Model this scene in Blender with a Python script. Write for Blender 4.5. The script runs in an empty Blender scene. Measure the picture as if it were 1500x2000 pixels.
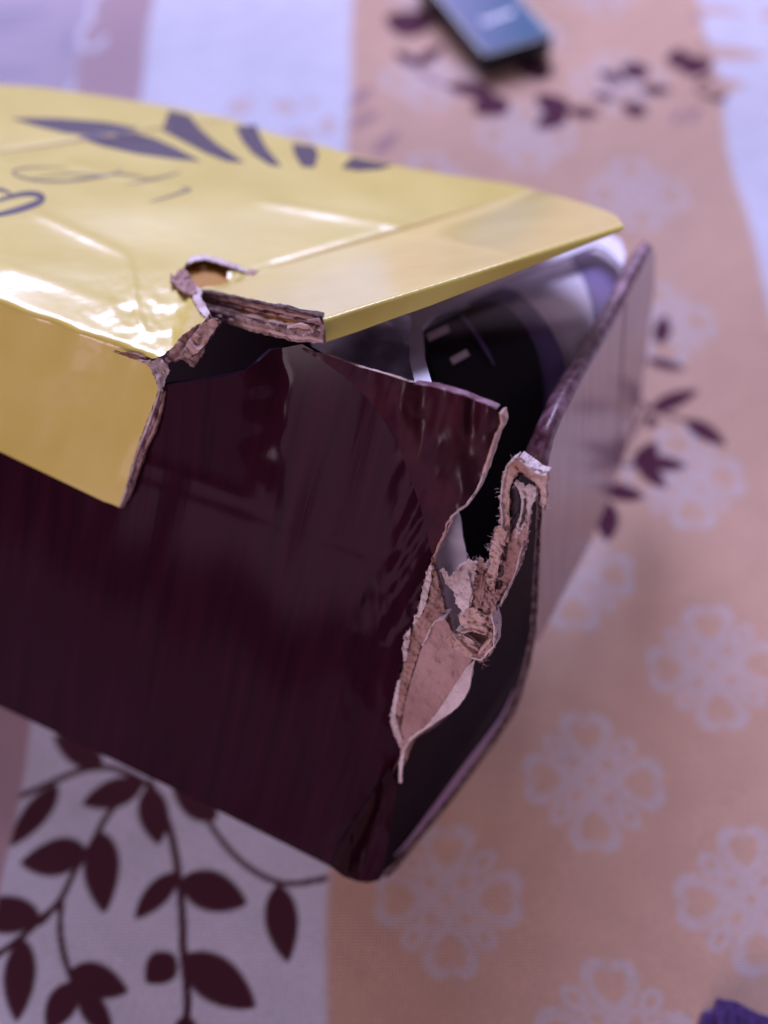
import bpy, math, random
import numpy as np
from mathutils import Vector, Matrix, noise
from mathutils.geometry import delaunay_2d_cdt

SC = bpy.context.scene
COL = SC.collection
rng = random.Random(5)

# ------------------------------------------------------------------ camera
F, CX, CY, CAMH = 2300.0, 750.0, 1000.0, 0.30
TH = math.atan(3600 / 2300)
cam = bpy.data.cameras.new('camera')
co = bpy.data.objects.new('camera', cam)
COL.objects.link(co)
co.location = (0, 0, CAMH)
co.rotation_euler = (math.pi / 2 - TH, 0, 0)
cam.sensor_fit = 'HORIZONTAL'
cam.sensor_width = 36
cam.lens = F / 1500 * 36
cam.clip_start = 0.01
cam.clip_end = 50
cam.dof.use_dof = True
cam.dof.focus_distance = 0.222
cam.dof.aperture_fstop = 8.2
SC.camera = co

# ------------------------------------------------------------------ light
w = bpy.data.worlds.new('World')
SC.world = w
w.use_nodes = True
w.node_tree.nodes['Background'].inputs[0].default_value = (0.58, 0.43, 0.66, 1)
w.node_tree.nodes['Background'].inputs[1].default_value = 0.20
SC.view_settings.view_transform = 'Standard'
SC.view_settings.look = 'None'
SC.view_settings.exposure = 0
SC.view_settings.gamma = 1


def area(name, loc, target, sx, sy, power, color):
    l = bpy.data.lights.new(name, 'AREA')
    l.shape = 'RECTANGLE'
    l.size, l.size_y = sx, sy
    l.energy = power
    l.color = color
    o = bpy.data.objects.new(name, l)
    COL.objects.link(o)
    o.location = loc
    o.rotation_euler = (Vector(target) - Vector(loc)).to_track_quat('-Z', 'Y').to_euler()
    return o


area('window_light', (-0.05, 1.35, 0.85), (0, 0.25, 0.05), 0.85, 0.7, 32, (0.64, 0.63, 1.0))
area('front_fill_light', (-0.80, -0.92, 0.72), (0, 0.13, 0.08), 0.9, 0.45, 9.6, (0.88, 0.66, 0.78))  # unseen fill, added to brighten flange and cloth from the front left
area('gloss_patch_light', (-0.95, -0.95, 0.30), (0, 0.13, 0.08), 0.33, 0.42, 0.72, (0.78, 0.45, 0.70))  # unseen panel, added so the front gloss reflects a pale patch

# ------------------------------------------------------------------ projection helpers (pixels of the photo -> rays from the lens)
C0 = np.array([0, 0, CAMH])
RT = np.array([1.0, 0, 0])
FW = np.array([0, math.cos(TH), -math.sin(TH)])
UP = np.array([0, math.sin(TH), math.cos(TH)])


def rays(xy):
    xy = np.atleast_2d(np.asarray(xy, float))
    return ((xy[:, :1] - CX) / F) * RT - ((xy[:, 1:2] - CY) / F) * UP + FW


def at(x, y, z):
    r = rays((x, y))[0]
    return C0 + r * ((z - CAMH) / r[2])


def at_t(x, y, t):
    return C0 + rays((x, y))[0] * t


def nrm(v):
    return v / np.linalg.norm(v)


class Plane:
    def __init__(s, p, n):
        s.p, s.n = np.array(p), nrm(np.array(n))

    def t(s, xy):
        r = rays(xy)
        return np.dot(s.p - C0, s.n) / (r @ s.n)

    def at(s, x, y):
        return C0 + rays((x, y))[0] * s.t([(x, y)])[0]


def plane3(a, b, c):
    return Plane(a, np.cross(b - a, c - a))


def smax(a, b, k):
    h = np.clip(0.5 + 0.5 * (a - b) / k, 0, 1)
    return b * (1 - h) + a * h + k * h * (1 - h)


def smin(a, b, k):
    return -smax(-a, -b, k)


# ------------------------------------------------------------------ object helpers
def tag(o, label=None, cat=None, group=None, kind=None):
    if label: o['label'] = label
    if cat: o['category'] = cat
    if group: o['group'] = group
    if kind: o['kind'] = kind
    return o


def empty(name, loc):
    o = bpy.data.objects.new(name, None)
    COL.objects.link(o)
    o.location = loc
    o.empty_display_size = 0.01
    return o


def link(name, V, Fc, mats, parent=None, midx=None, smooth=True):
    me = bpy.data.meshes.new(name)
    V = np.asarray(V, float)
    me.from_pydata([tuple(v) for v in V], [], [tuple(int(i) for i in f) for f in Fc])
    for m in mats: me.materials.append(m)
    if midx is not None:
        me.polygons.foreach_set('material_index', np.asarray(midx, np.int32))
    me.polygons.foreach_set('use_smooth', np.full(len(me.polygons), smooth))
    me.update()
    o = bpy.data.objects.new(name, me)
    COL.objects.link(o)
    if parent is not None:
        o.parent = parent
        if parent.type == 'EMPTY': o.matrix_parent_inverse = Matrix.Translation(-Vector(parent.location))
    return o


def noise1(x, y, s, seed=0.0):
    return np.array([noise.noise(Vector((a / s, b / s, seed))) for a, b in zip(x, y)])


def fbm(xy, s, seed=0.0, octv=3):
    return np.array([noise.fractal(Vector((a / s, b / s, seed)), 0.8, 2.1, octv) for a, b in xy])


def ridged(xy, s, seed=0.0):
    n = np.array([noise.noise(Vector((a / s, b / s, seed))) for a, b in xy])
    return 1 - 2 * np.abs(n)


def inside(poly, pts):
    poly = np.asarray(poly)
    x, y = pts[:, 0], pts[:, 1]
    c = np.zeros(len(pts), bool)
    n = len(poly)
    j = n - 1
    for i in range(n):
        xi, yi = poly[i]
        xj, yj = poly[j]
        with np.errstate(divide='ignore', invalid='ignore'):
            k = ((yi > y) != (yj > y)) & (x < (xj - xi) * (y - yi) / (yj - yi + 1e-12) + xi)
        c ^= k
        j = i
    return c


def densify(poly, step, jag=0.0, closed=True, seed=0, jagw=None):
    r = random.Random(seed)
    out = []
    n = len(poly)
    for i in range(n if closed else n - 1):
        a = np.array(poly[i][:2], float)
        b = np.array(poly[(i + 1) % n][:2], float)
        j = jag if len(poly[i]) < 3 else poly[i][2]
        L = np.linalg.norm(b - a)
        k = max(1, int(round(L / step)))
        nn = np.array([-(b - a)[1], (b - a)[0]]) / max(L, 1e-6)
        for q in range(k):
            p = a + (b - a) * q / k
            if q and j:
                p = p + nn * r.gauss(0, j * 0.55)
            out.append(p)
    if not closed: out.append(np.array(poly[-1][:2], float))
    return np.array(out)


def smoothpoly(p, it=1):
    p = [tuple(q[:2]) for q in p]
    for _ in range(it):
        o = []
        for i in range(len(p)):
            a, b = np.array(p[i]), np.array(p[(i + 1) % len(p)])
            o += [tuple(a * .75 + b * .25), tuple(a * .25 + b * .75)]
        p = o
    return p


def tri(outline, step):
    """triangulate a closed outline with an inner grid of points"""
    ol = np.asarray(outline)
    x0, y0 = ol.min(0)
    x1, y1 = ol.max(0)
    gx = np.arange(x0, x1, step)
    gy = np.arange(y0, y1, step * 0.87)
    G = np.array([(x + (step / 2 if i % 2 else 0), y) for i, y in enumerate(gy) for x in gx]).reshape(-1, 2)
    if len(G):
        G = G[inside(ol, G)]
    if len(G):
        keep = np.ones(len(G), bool)
        for p in ol:
            keep &= ((G - p) ** 2).sum(1) > (step * .45) ** 2
        G = G[keep]
    pts = np.vstack([ol, G]) if len(G) else ol
    n = len(ol)
    vs, es, fs, _, _, _ = delaunay_2d_cdt([Vector(p) for p in pts], [(i, (i + 1) % n) for i in range(n)], [], 1, 1e-6)
    V = np.array([tuple(v) for v in vs])
    T = np.array([f for f in fs if len(f) == 3])
    return V, T


def boundary(T):
    d = {}
    for t in T:
        for a, b in ((t[0], t[1]), (t[1], t[2]), (t[2], t[0])):
            d[(a, b)] = 1
    return [(a, b) for (a, b) in d if (b, a) not in d]


def sheet(name, outline, tf, mats, parent=None, step=8, jag=0.0, th=0.0004, seed=0, bstep=None, smooth=True):
    """a sheet of board or paper: the outline meets the surface tf(xy) -> distance; th metres thick.
    mats = (front, back, rim)"""
    ol = densify(outline, bstep or step, jag, seed=seed)
    V2, T = tri(ol, step)
    t = tf(V2)
    P = C0 + rays(V2) * t[:, None]
    # winding so that normals face the lens
    a, b, c = P[T[:, 0]], P[T[:, 1]], P[T[:, 2]]
    fn = np.cross(b - a, c - a)
    flip = (fn * (C0 - a)).sum(1) < 0
    T[flip] = T[flip][:, ::-1]
    if th <= 0:
        return link(name, P, T, [mats[0]], parent, smooth=smooth)
    fn[flip] *= -1
    N = np.zeros_like(P)
    for k in range(3): np.add.at(N, T[:, k], fn)
    N /= np.maximum(np.linalg.norm(N, axis=1), 1e-12)[:, None]
    n = len(P)
    Q = P - N * th
    B = boundary(T)
    rim = [(b, a, a + n, b + n) for a, b in B]
    Fc = [tuple(x) for x in T] + [tuple(x[::-1] + n) for x in T]
    mi = [0] * len(T) + [1] * len(T)
    # rim gets its own vertices so its edge stays crisp
    VV = np.vstack([P, Q])
    ex = []
    base = 2 * n
    for q in rim:
        Fc.append(tuple(base + k for k in range(4)))
        mi.append(2)
        ex += [VV[i] for i in q]
        base += 4
    VV = np.vstack([VV, np.array(ex)])
    return link(name, VV, Fc, list(mats), parent, mi, smooth)


def stroke(pts, w0, closed=False, taper=False):
    """outline of a pen stroke along pixel points"""
    p = densify(pts, 6, closed=False)
    n = len(p)
    d = np.gradient(p, axis=0)
    d /= np.maximum(np.linalg.norm(d, axis=1), 1e-9)[:, None]
    nn = np.stack([-d[:, 1], d[:, 0]], 1)
    s = np.linspace(0, 1, n)
    ww = np.full(n, w0 / 2)
    if taper: ww = w0 / 2 * np.clip(np.sin(math.pi * (s * .92 + .04)), .12, 1)
    return [tuple(q) for q in p + nn * ww[:, None]] + [tuple(q) for q in (p - nn * ww[:, None])[::-1]]


def strip(name, pts, w0, tf, mat, parent, taper=False):
    """flat printed stroke lying on a surface"""
    p = np.array(pts, float)
    for _ in range(2):                                   # round the corners of the stroke
        q = [p[0]]
        for a, b in zip(p[:-1], p[1:]): q += [a * .75 + b * .25, a * .25 + b * .75]
        p = np.array(q + [p[-1]])
    o = stroke([tuple(v) for v in p], w0, taper=taper)
    n = len(o) // 2
    V2 = np.array(o)
    t = tf(V2)
    P = C0 + rays(V2) * t[:, None]
    Fc = [(i, i + 1, 2 * n - 2 - i, 2 * n - 1 - i) for i in range(n - 1)]
    return link(name, P, Fc, [mat], parent)


# ------------------------------------------------------------------ materials
def mat(name, color, rough=0.6, spec=0.5, coat=0.0, coat_rough=0.1, metallic=0.0):
    m = bpy.data.materials.new(name)
    m.use_nodes = True
    b = m.node_tree.nodes['Principled BSDF']
    b.inputs['Base Color'].default_value = (*color, 1)
    b.inputs['Roughness'].default_value = rough
    b.inputs['Specular IOR Level'].default_value = spec
    b.inputs['Coat Weight'].default_value = coat
    b.inputs['Coat Roughness'].default_value = coat_rough
    b.inputs['Metallic'].default_value = metallic
    return m


def N(m, t, **kw):
    n = m.node_tree.nodes.new(t)
    for k, v in kw.items():
        if hasattr(n, k): setattr(n, k, v)
        else: n.inputs[k].default_value = v
    return n


def L(m, a, b): m.node_tree.links.new(a, b)


def bsdf(m): return m.node_tree.nodes['Principled BSDF']


def mottle(m, c1, c2, scale, detail=4, lo=.35, hi=.65, target='Base Color', vec=None):
    tc = N(m, 'ShaderNodeTexCoord')
    n = N(m, 'ShaderNodeTexNoise')
    n.inputs['Scale'].default_value = scale
    n.inputs['Detail'].default_value = detail
    r = N(m, 'ShaderNodeValToRGB')
    r.color_ramp.elements[0].position = lo
    r.color_ramp.elements[1].position = hi
    r.color_ramp.elements[0].color = (*c1, 1)
    r.color_ramp.elements[1].color = (*c2, 1)
    L(m, vec or tc.outputs['Object'], n.inputs['Vector'])
    L(m, n.outputs['Fac'], r.inputs['Fac'])
    L(m, r.outputs['Color'], bsdf(m).inputs[target])
    return n, r


def bump(m, scale, strength, dist, detail=3, vec=None, chain=None, coat=False):
    tc = N(m, 'ShaderNodeTexCoord')
    n = N(m, 'ShaderNodeTexNoise')
    n.inputs['Scale'].default_value = scale
    n.inputs['Detail'].default_value = detail
    b = N(m, 'ShaderNodeBump')
    b.inputs['Strength'].default_value = strength
    b.inputs['Distance'].default_value = dist
    L(m, vec or tc.outputs['Object'], n.inputs['Vector'])
    L(m, n.outputs['Fac'], b.inputs['Height'])
    if chain: L(m, chain.outputs['Normal'], b.inputs['Normal'])
    L(m, b.outputs['Normal'], bsdf(m).inputs['Normal'])
    if coat: L(m, b.outputs['Normal'], bsdf(m).inputs['Coat Normal'])
    return b


def axis_vec(m, e, along, s_across, s_along):
    """texture vector stretched along one direction of a panel"""
    tc = N(m, 'ShaderNodeTexCoord')
    outs = []
    for d, s in ((e, s_across), (along, s_along)):
        v = N(m, 'ShaderNodeVectorMath', operation='DOT_PRODUCT')
        v.inputs[1].default_value = tuple(np.array(d) * s)
        L(m, tc.outputs['Object'], v.inputs[0])
        outs.append(v.outputs['Value'])
    c = N(m, 'ShaderNodeCombineXYZ')
    L(m, outs[0], c.inputs[0])
    L(m, outs[1], c.inputs[1])
    return c.outputs[0]


# ------------------------------------------------------------------ main planes of the box
B1 = at(0, 1380, .03)
B2 = at(700, 1715, .03)
E = nrm(B2 - B1)
BK = np.array([-E[1], E[0], 0])
TAU = math.radians(30)
UA = np.array([0, 0, 1]) * math.cos(TAU) + BK * math.sin(TAU)
NA = np.cross(E, UA)
PA = Plane(B1, NA)
if NA @ (C0 - B1) < 0: NA = -NA
PFL = Plane(B1 + NA * .0045, NA)                      # lid flange, just outside the front panel
R0 = PFL.at(0, 588)
R1 = PFL.at(290, 692)
E2 = nrm(R1 - R0)
PHI = math.radians(20)
BL = BK * math.cos(PHI) - np.array([0, 0, 1]) * math.sin(PHI)
PL = Plane(R0, np.cross(E2, BL))
NL = PL.n if PL.n[2] > 0 else -PL.n
# end strip of the lid, kinked up along the seam
s1, s2 = PL.at(520, 525), PL.at(1030, 375)
PS = plane3(s1, s2, at_t(632, 640, 0.205))
# end face of the lid strip
q1, q2 = PS.at(634, 622), PS.at(1214, 441)
nS = PS.n if PS.n[2] > 0 else -PS.n
PE = plane3(q1, q2, q1 - nS * .02 + E * .010)
nE = PE.n if PE.n @ (C0 - q1) > 0 else -PE.n


def gline(xy, a, b, wd):
    """gaussian ridge along a pixel segment"""
    a, b = np.array(a, float), np.array(b, float)
    d = b - a
    Ln = np.linalg.norm(d)
    d /= Ln
    r = xy - a
    s = r @ d
    q = r @ np.array([-d[1], d[0]])
    end = np.clip(np.minimum(s + 15, Ln + 15 - s) / 40, 0, 1)
    return np.exp(-(q / wd) ** 2) * end ** 2 * (3 - 2 * end)


def sstep(v, a, b):
    x = np.clip((v - a) / (b - a), 0, 1)
    return x * x * (3 - 2 * x)


def t_lid(xy):
    xy = np.asarray(xy, float)
    tl, ts, tfl, te = PL.t(xy), PS.t(xy), PFL.t(xy), PE.t(xy)
    seam = xy[:, 1] - (678 - .294 * xy[:, 0])
    m = sstep(seam, -14, 14) * sstep(xy[:, 0], 330, 470)
    t = tl * (1 - m) + np.minimum(ts, tl + .001) * m
    t = np.where(xy[:, 0] < 480, smax(t, tfl, .0022), t)
    t = np.where(xy[:, 0] > 560, smax(t, te, .0012), t)
    # dents, tape ridges and a soft billow
    k = t / t.mean()
    h = np.zeros(len(xy))
    top = sstep(t - tfl, -.001, .002)
    for a, b, wd, amp in (((500, 392), (800, 445), 9, .00035), ((830, 458), (990, 492), 9, .0005), ((130, 318), (310, 358), 9, .0004),
                          ((60, 412), (250, 500), 10, .00045), ((250, 500), (275, 640), 8, .0005), ((0, 300), (450, 233), 8, -.0004),
                          ((520, 527), (1040, 372), 9, -.0003), ((0, 520), (240, 600), 14, .0003)):
        h += amp * gline(xy, a, b, wd)
    h += .0030 * np.exp(-((xy[:, 0] - 600) / 380) ** 2 - ((xy[:, 1] - 380) / 90) ** 2)
    h += .0016 * np.exp(-((xy[:, 0] - 60) / 170) ** 2 - ((xy[:, 1] - 520) / 45) ** 2)
    h += .0012 * np.array([noise.noise(Vector((a / 210, b / 90, 3.3))) for a, b in xy])
    cr = np.exp(-((xy[:, 0] - 300) / 120) ** 2 - ((xy[:, 1] - 620) / 70) ** 2)
    n2 = np.array([noise.noise(Vector((a / 34, b / 24, 7.7))) + .5 * noise.noise(Vector((a / 15, b / 12, 1.7))) for a, b in xy])
    h += .00065 * cr * n2
    fl = 1 - top
    h += fl * .0006 * np.array([noise.noise(Vector(((a + .42 * b) / 55, b / 400, 9.1))) for a, b in xy])
    return t - h * 1.0


def t_panel(xy):
    """front panel: flat below a crease, a little kinked above it, caved in beside the lid flange"""
    xy = np.asarray(xy, float)
    t = PA.t(xy)
    v = xy[:, 1] - (830 + .345 * xy[:, 0])               # > 0 below the crease
    up = np.clip(-v, 0, None)
    dn = np.clip(v, 0, 1000)
    soft = 22 * np.log1p(np.exp(np.clip((-v - 35) / 22, -20, 30)))
    wob = 8 * np.sin(xy[:, 1] / 37.0) + 3 * np.sin(xy[:, 1] / 13.0 + 1)
    h = -.0000072 * up + 2.3e-5 * soft * sstep(505 + wob - xy[:, 0], -55, 40) + .0000088 * dn * (1 - dn / 1500)
    h += 5.2e-6 * 40 * np.log1p(np.exp(np.clip((600 - xy[:, 0]) / 40, -20, 20)))
    h += .00010 * np.exp(-(v / 16) ** 2)
    h += .0006 * np.array([noise.noise(Vector(((a + .27 * b) / 120, b / 500, 4.0))) for a, b in xy])
    # near the right corner it rounds away and crumples
    ex = xy[:, 0] - (1154 - .262 * xy[:, 1])             # distance right of the corner line
    h -= .0016 * sstep(ex, -60, 60)
    cz = sstep(ex, -190, -40)
    h += cz * .0004 * np.array([ridge2(a, b) for a, b in xy])
    t = t - h
    # never rises through the lid
    tl = PL.t(xy) + .005
    return t


def ridge2(a, b):
    n = noise.noise(Vector(((a + .45 * b) / 42, b / 130, 2.2)))
    return 1 - 2.4 * abs(n) + .4 * noise.noise(Vector((a / 18, b / 40, 5.5)))


# ------------------------------------------------------------------ materials of the box
M = {}
M['yellow'] = mat('yellow_gloss_print', (.76, .60, .10), .34, .5, .8, .13)
mottle(M['yellow'], (.73, .60, .115), (.79, .66, .15), 60)
bump(M['yellow'], 260, .10, .0006, 2, coat=True)
M['crease'] = mat('ochre_crease', (.40, .25, .04), .5, .4)
M['yellow_inner'] = mat('yellow_under_layer', (.50, .24, .03), .6, .3)
M['print'] = mat('dark_print_and_reflection', (.035, .008, .036), .35, .5, .45, .14)
M['print_grey'] = mat('grey_printed_ink', (.22, .17, .08), .35, .5, .7, .12)
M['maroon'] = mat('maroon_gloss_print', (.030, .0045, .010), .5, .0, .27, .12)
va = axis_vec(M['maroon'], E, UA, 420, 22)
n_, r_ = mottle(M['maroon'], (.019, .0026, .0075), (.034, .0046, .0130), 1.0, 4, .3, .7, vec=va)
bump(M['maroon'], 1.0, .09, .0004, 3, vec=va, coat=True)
M['maroon_flap'] = mat('creased_maroon_print', (.075, .010, .020), .5, .1, .26, .24)
mottle(M['maroon_flap'], (.036, .0055, .012), (.062, .010, .019), 120)
bump(M['maroon_flap'], 500, .12, .0004, 3)
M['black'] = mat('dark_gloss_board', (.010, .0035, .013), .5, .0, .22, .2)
M['inner_dark'] = mat('dark_board_inside', (.030, .018, .030), .8, .2)
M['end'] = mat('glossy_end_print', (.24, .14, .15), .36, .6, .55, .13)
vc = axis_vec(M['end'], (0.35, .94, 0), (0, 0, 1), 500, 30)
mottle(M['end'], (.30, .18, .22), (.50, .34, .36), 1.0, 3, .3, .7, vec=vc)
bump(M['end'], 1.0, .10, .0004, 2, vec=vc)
M['mauve_sheen'] = mat('painted_sheen', (.40, .26, .42), .5, .4)
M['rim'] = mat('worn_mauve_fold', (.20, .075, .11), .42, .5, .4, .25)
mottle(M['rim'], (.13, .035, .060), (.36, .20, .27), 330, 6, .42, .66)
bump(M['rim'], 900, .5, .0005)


def kraft(name, a, b, sc=260):
    m = mat(name, a, .85, .25)
    n, r = mottle(m, a, b, sc * .6, 6, .34, .66)
    r.color_ramp.elements.new(.48).color = (*(np.array(a) * .45 + np.array(b) * .55), 1)
    bb = bump(m, 1700, .65, .0005, 5)
    bump(m, 420, .55, .0010, 4, chain=bb)
    return m


M['kraft'] = kraft('torn_kraft_board', (.50, .29, .23), (.78, .59, .54))
M['kraft_dark'] = kraft('brown_kraft_board', (.28, .135, .11), (.54, .35, .31))
M['kraft_pale'] = kraft('pale_paper_fibre', (.55, .42, .40), (.86, .74, .74))
M['kraft_plum'] = kraft('plum_stained_paper', (.40, .225, .205), (.56, .36, .335), 110)
M['edge'] = kraft('board_cut_edge', (.13, .06, .06), (.52, .36, .34), 700)
M['edge_dark'] = kraft('dark_cut_edge', (.035, .018, .022), (.20, .12, .12), 900)
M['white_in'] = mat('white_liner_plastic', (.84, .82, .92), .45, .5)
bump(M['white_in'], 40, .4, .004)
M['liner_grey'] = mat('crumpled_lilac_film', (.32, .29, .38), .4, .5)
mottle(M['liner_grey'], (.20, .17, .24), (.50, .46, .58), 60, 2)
M['case_white'] = mat('white_casing_plastic', (.72, .67, .74), .35, .5)
M['case_black'] = mat('black_casing_plastic', (.014, .012, .018), .45, .3)
M['case_purple'] = mat('indigo_band_plastic', (.15, .11, .26), .4, .5)
M['tick'] = mat('silver_tick_print', (.92, .82, .84), .4, .5)

# ------------------------------------------------------------------ THE BOX
box = empty('cardboard_box', tuple(B2))
tag(box, 'torn glossy cardboard box with yellow lid and dark maroon sides on the tablecloth', 'box')

# --- lid
lid_out = [(-200, 140), (-100, 150), (0, 165), (80, 170), (150, 180), (220, 190), (280, 200), (350, 212), (400, 222), (450, 232), (500, 250), (560, 268), (640, 287), (700, 305),
           (800, 328), (900, 345), (1000, 360), (1080, 380), (1140, 397), (1180, 410), (1205, 422), (1220, 443), (1212, 452),
           (1150, 476), (1080, 503), (1000, 535), (920, 566), (840, 597), (760, 625), (700, 647), (637, 668),
           (634, 640), (630, 618, 1.2), (600, 611, 1.5), (560, 601, 1.5), (520, 592, 1.5), (480, 584, 1.5), (440, 577, 1.5), (405, 570, 1.5), (386, 566, 1),
           (400, 560, 1.5), (430, 557, 1.5), (446, 551, 1.5), (452, 540, 1.5), (470, 535, 1), (490, 533, 1), (470, 523, 2), (445, 515, 2), (425, 508, 2), (400, 502, 2), (378, 506, 2), (364, 514, 2.5), (356, 526, 3),
           (364, 537, 2), (372, 550, 2), (374, 562, 2), (374, 575, 2), (380, 588, 2), (388, 603, 3), (398, 618, 3), (408, 622, 2),
           (385, 637, 3), (365, 652, 3), (350, 668, 3), (335, 682, 3), (318, 694, 2), (302, 700, 2), (280, 697, 1.5), (255, 693, 1.2), (218, 686),
           (255, 699, 1.2), (285, 707, 1.5), (310, 718, 2), (322, 728, 2), (312, 745, 2.5), (308, 765, 2), (302, 785, 1.5), (290, 815, 1.5), (278, 845, 1.2), (268, 875, 1.2),
           (258, 905, 1), (250, 935, 1), (242, 965, 1), (232, 990, .5), (200, 978), (100, 930), (0, 882), (-100, 833), (-200, 785)]
# the outline crosses itself at the little hole, so the hole is cut as a notch
lid = sheet('lid', lid_out, t_lid, (M['yellow'], M['kraft_dark'], M['edge']), box, step=5.5, th=.0011, seed=3, bstep=5)
lid['label'] = 'glossy yellow lid with torn corner'
dec = lambda xy: t_lid(xy) - .00012

blades = [[(30, 231), (75, 230), (120, 231), (200, 238), (262, 250), (230, 264), (180, 266), (130, 260), (80, 247)],
          [(160, 268), (215, 256), (262, 258), (300, 270), (335, 287), (385, 316), (335, 311), (265, 300), (205, 285)],
          [(335, 214), (372, 224), (388, 248), (420, 280), (472, 319), (440, 316), (400, 299), (350, 270), (322, 254)],
          [(462, 246), (500, 243), (508, 265), (520, 290), (547, 326), (525, 323), (495, 301), (475, 275)],
          [(572, 279), (612, 284), (620, 300), (613, 328), (590, 326), (576, 300)],
          [(670, 328), (690, 306), (735, 316), (765, 322), (740, 331), (700, 334)]]  # last one draws a leaf reflection in the lid gloss as dark colour
for b in blades:
    cb = np.mean(b, 0)
    b = [tuple(cb + (np.array(q) - cb) * (1.08, .98)) for q in b]
    sheet('dark_leaf', densify(b, 18), dec, (M['print'],) * 3, lid, step=10, th=0)
strip('printed_letter', [(-60, 418), (-20, 422), (20, 414), (60, 402), (84, 391), (80, 380), (50, 377), (20, 384), (-5, 392), (-40, 396)], 13, dec, M['print'], lid, True)
strip('printed_letter', [(-70, 372), (-20, 366), (10, 372), (25, 380)], 8, dec, M['print'], lid, True)
for pts, wd in (([(238, 325), (235, 334), (205, 345), (150, 353), (90, 355), (45, 348), (21, 338), (34, 329), (80, 326), (130, 328)], 5),
                ([(140, 350), (190, 344), (240, 338), (300, 352)], 4), ([(246, 360), (290, 352), (330, 343), (354, 335)], 5),
                ([(292, 394), (325, 386), (358, 374), (378, 370), (352, 366)], 5), ([(60, 349), (110, 341), (160, 338), (212, 343)], 3)):
    strip('printed_letter', pts, wd, dec, M['print_grey'], lid, True)

for pts, wd in (([(524, 525), (640, 490), (780, 450), (900, 414), (1034, 374)], 6), ([(-40, 302), (60, 290), (180, 270), (300, 252), (450, 234)], 6)):
    strip('crease_line', pts, wd, dec, M['crease'], lid, True)  # darker ochre line along each lid crease
# brownish under-layer seen through the hole
sheet('under_layer', [(352, 498), (440, 500), (500, 530), (460, 566), (390, 570), (360, 545)], lambda xy: t_lid(xy) + .0035, (M['yellow_inner'],) * 3, lid, step=12, th=.0005)


LD = nrm(PS.at(575, 520) - PS.at(545, 600)) - (PS.n if PS.n[2] > 0 else -PS.n) * .12


def layer(name, path, width, tf, m, parent, push=.012, dirv=None, jag=1.0, seed=0, step=4):
    """one ply of torn board seen on its edge: a crooked line of the given pixel width, running back into the board"""
    o = stroke(path, 1.0)
    n = len(o) // 2
    mid = (np.array(o[:n]) + np.array(o[n:][::-1])) / 2
    mid = densify([tuple(p) for p in mid], step, closed=False)
    n = len(mid)
    r = random.Random(seed)
    jj = np.array([noise.noise(Vector((i * step / 18.0, seed * 3.1, .3))) * 3.2 * jag + r.gauss(0, .35 * jag) for i in range(n)])
    ww = width * (1 + .35 * np.array([noise.noise(Vector((i * step / 14.0, seed * 1.7, 8.3))) for i in range(n)]))
    d = np.gradient(mid, axis=0)
    d /= np.maximum(np.linalg.norm(d, axis=1), 1e-9)[:, None]
    nn = np.stack([-d[:, 1], d[:, 0]], 1)
    mid = mid + nn * jj[:, None]
    A, Bq = mid + nn * ww[:, None] / 2, mid - nn * ww[:, None] / 2
    dep = np.array([.0006 * noise.noise(Vector((i * step / 11.0, seed * 2.3, 4.4))) for i in range(n)])
    dirv = BL if dirv is None else dirv
    rings = []
    for X in (A, mid, Bq):
        ex = -.0003 if X is mid else 0
        rings.append(C0 + rays(X) * (tf(X) + dep + ex)[:, None])
    rings.append(rings[2] + dirv * push)
    rings.append(rings[0] + dirv * push)
    V = np.vstack(rings)
    Fc = []
    for k in range(5):
        a, b = k * n, ((k + 1) % 5) * n
        for i in range(n - 1): Fc.append((a + i, a + i + 1, b + i + 1, b + i))
    Fc.append([k * n for k in range(5)])
    Fc.append([k * n + n - 1 for k in range(5)][::-1])
    return link(name, V, Fc, [m], parent)


def lerp_path(a, b, f):
    return [tuple(np.array(p) * (1 - f) + np.array(q) * f) for p, q in zip(a, b)]


top = [(383, 566), (440, 576), (500, 588), (560, 600), (630, 617)]
bot = [(412, 618), (450, 632), (505, 648), (565, 663), (632, 669)]
tseat = lambda xy: PS.t(np.asarray(xy)) * 0 + np.interp(np.asarray(xy)[:, 0], [380, 632], [PS.t([(383, 566)])[0], PS.t([(632, 625)])[0]])
for k, (f, wd, mm, off) in enumerate(((.04, 5, 'edge_dark', 0), (.18, 7, 'kraft_dark', .0008), (.32, 5, 'edge', .0012), (.44, 6, 'yellow_inner', .003), (.58, 9, 'kraft', .0006),
                                       (.74, 12, 'edge', -.0002), (.88, 9, 'kraft', .0002), (.98, 7, 'edge', .0006))):
    layer('torn_ply', lerp_path(top, bot, f), wd, lambda xy, off=off: tseat(xy) + off, M[mm], lid, dirv=LD, jag=.9 if 0 < k else .3, seed=11 + k)
# dark core behind the plies and curled flute
sheet('torn_core', [(386, 570), (500, 590), (628, 620), (632, 664), (560, 658), (500, 642), (415, 616)], lambda xy: tseat(xy) + .0035, (M['kraft_dark'],) * 3, lid, step=10, th=.0004)
layer('torn_ply', [(600, 628), (622, 624), (631, 640), (628, 662), (610, 655), (606, 642), (618, 640)], 6, lambda xy: tseat(xy) - .0006, M['edge'], lid, push=.004, dirv=LD, jag=.6, seed=31)
layer('torn_ply', [(560, 640), (585, 634), (606, 638), (612, 648), (590, 656)], 5, lambda xy: tseat(xy) - .0004, M['kraft'], lid, push=.004, dirv=LD, jag=.8, seed=32)
layer('torn_ply', [(470, 618), (510, 630), (560, 640)], 4, lambda xy: tseat(xy) - .0002, M['edge_dark'], lid, push=.004, dirv=LD, jag=.9, seed=33)

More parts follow.
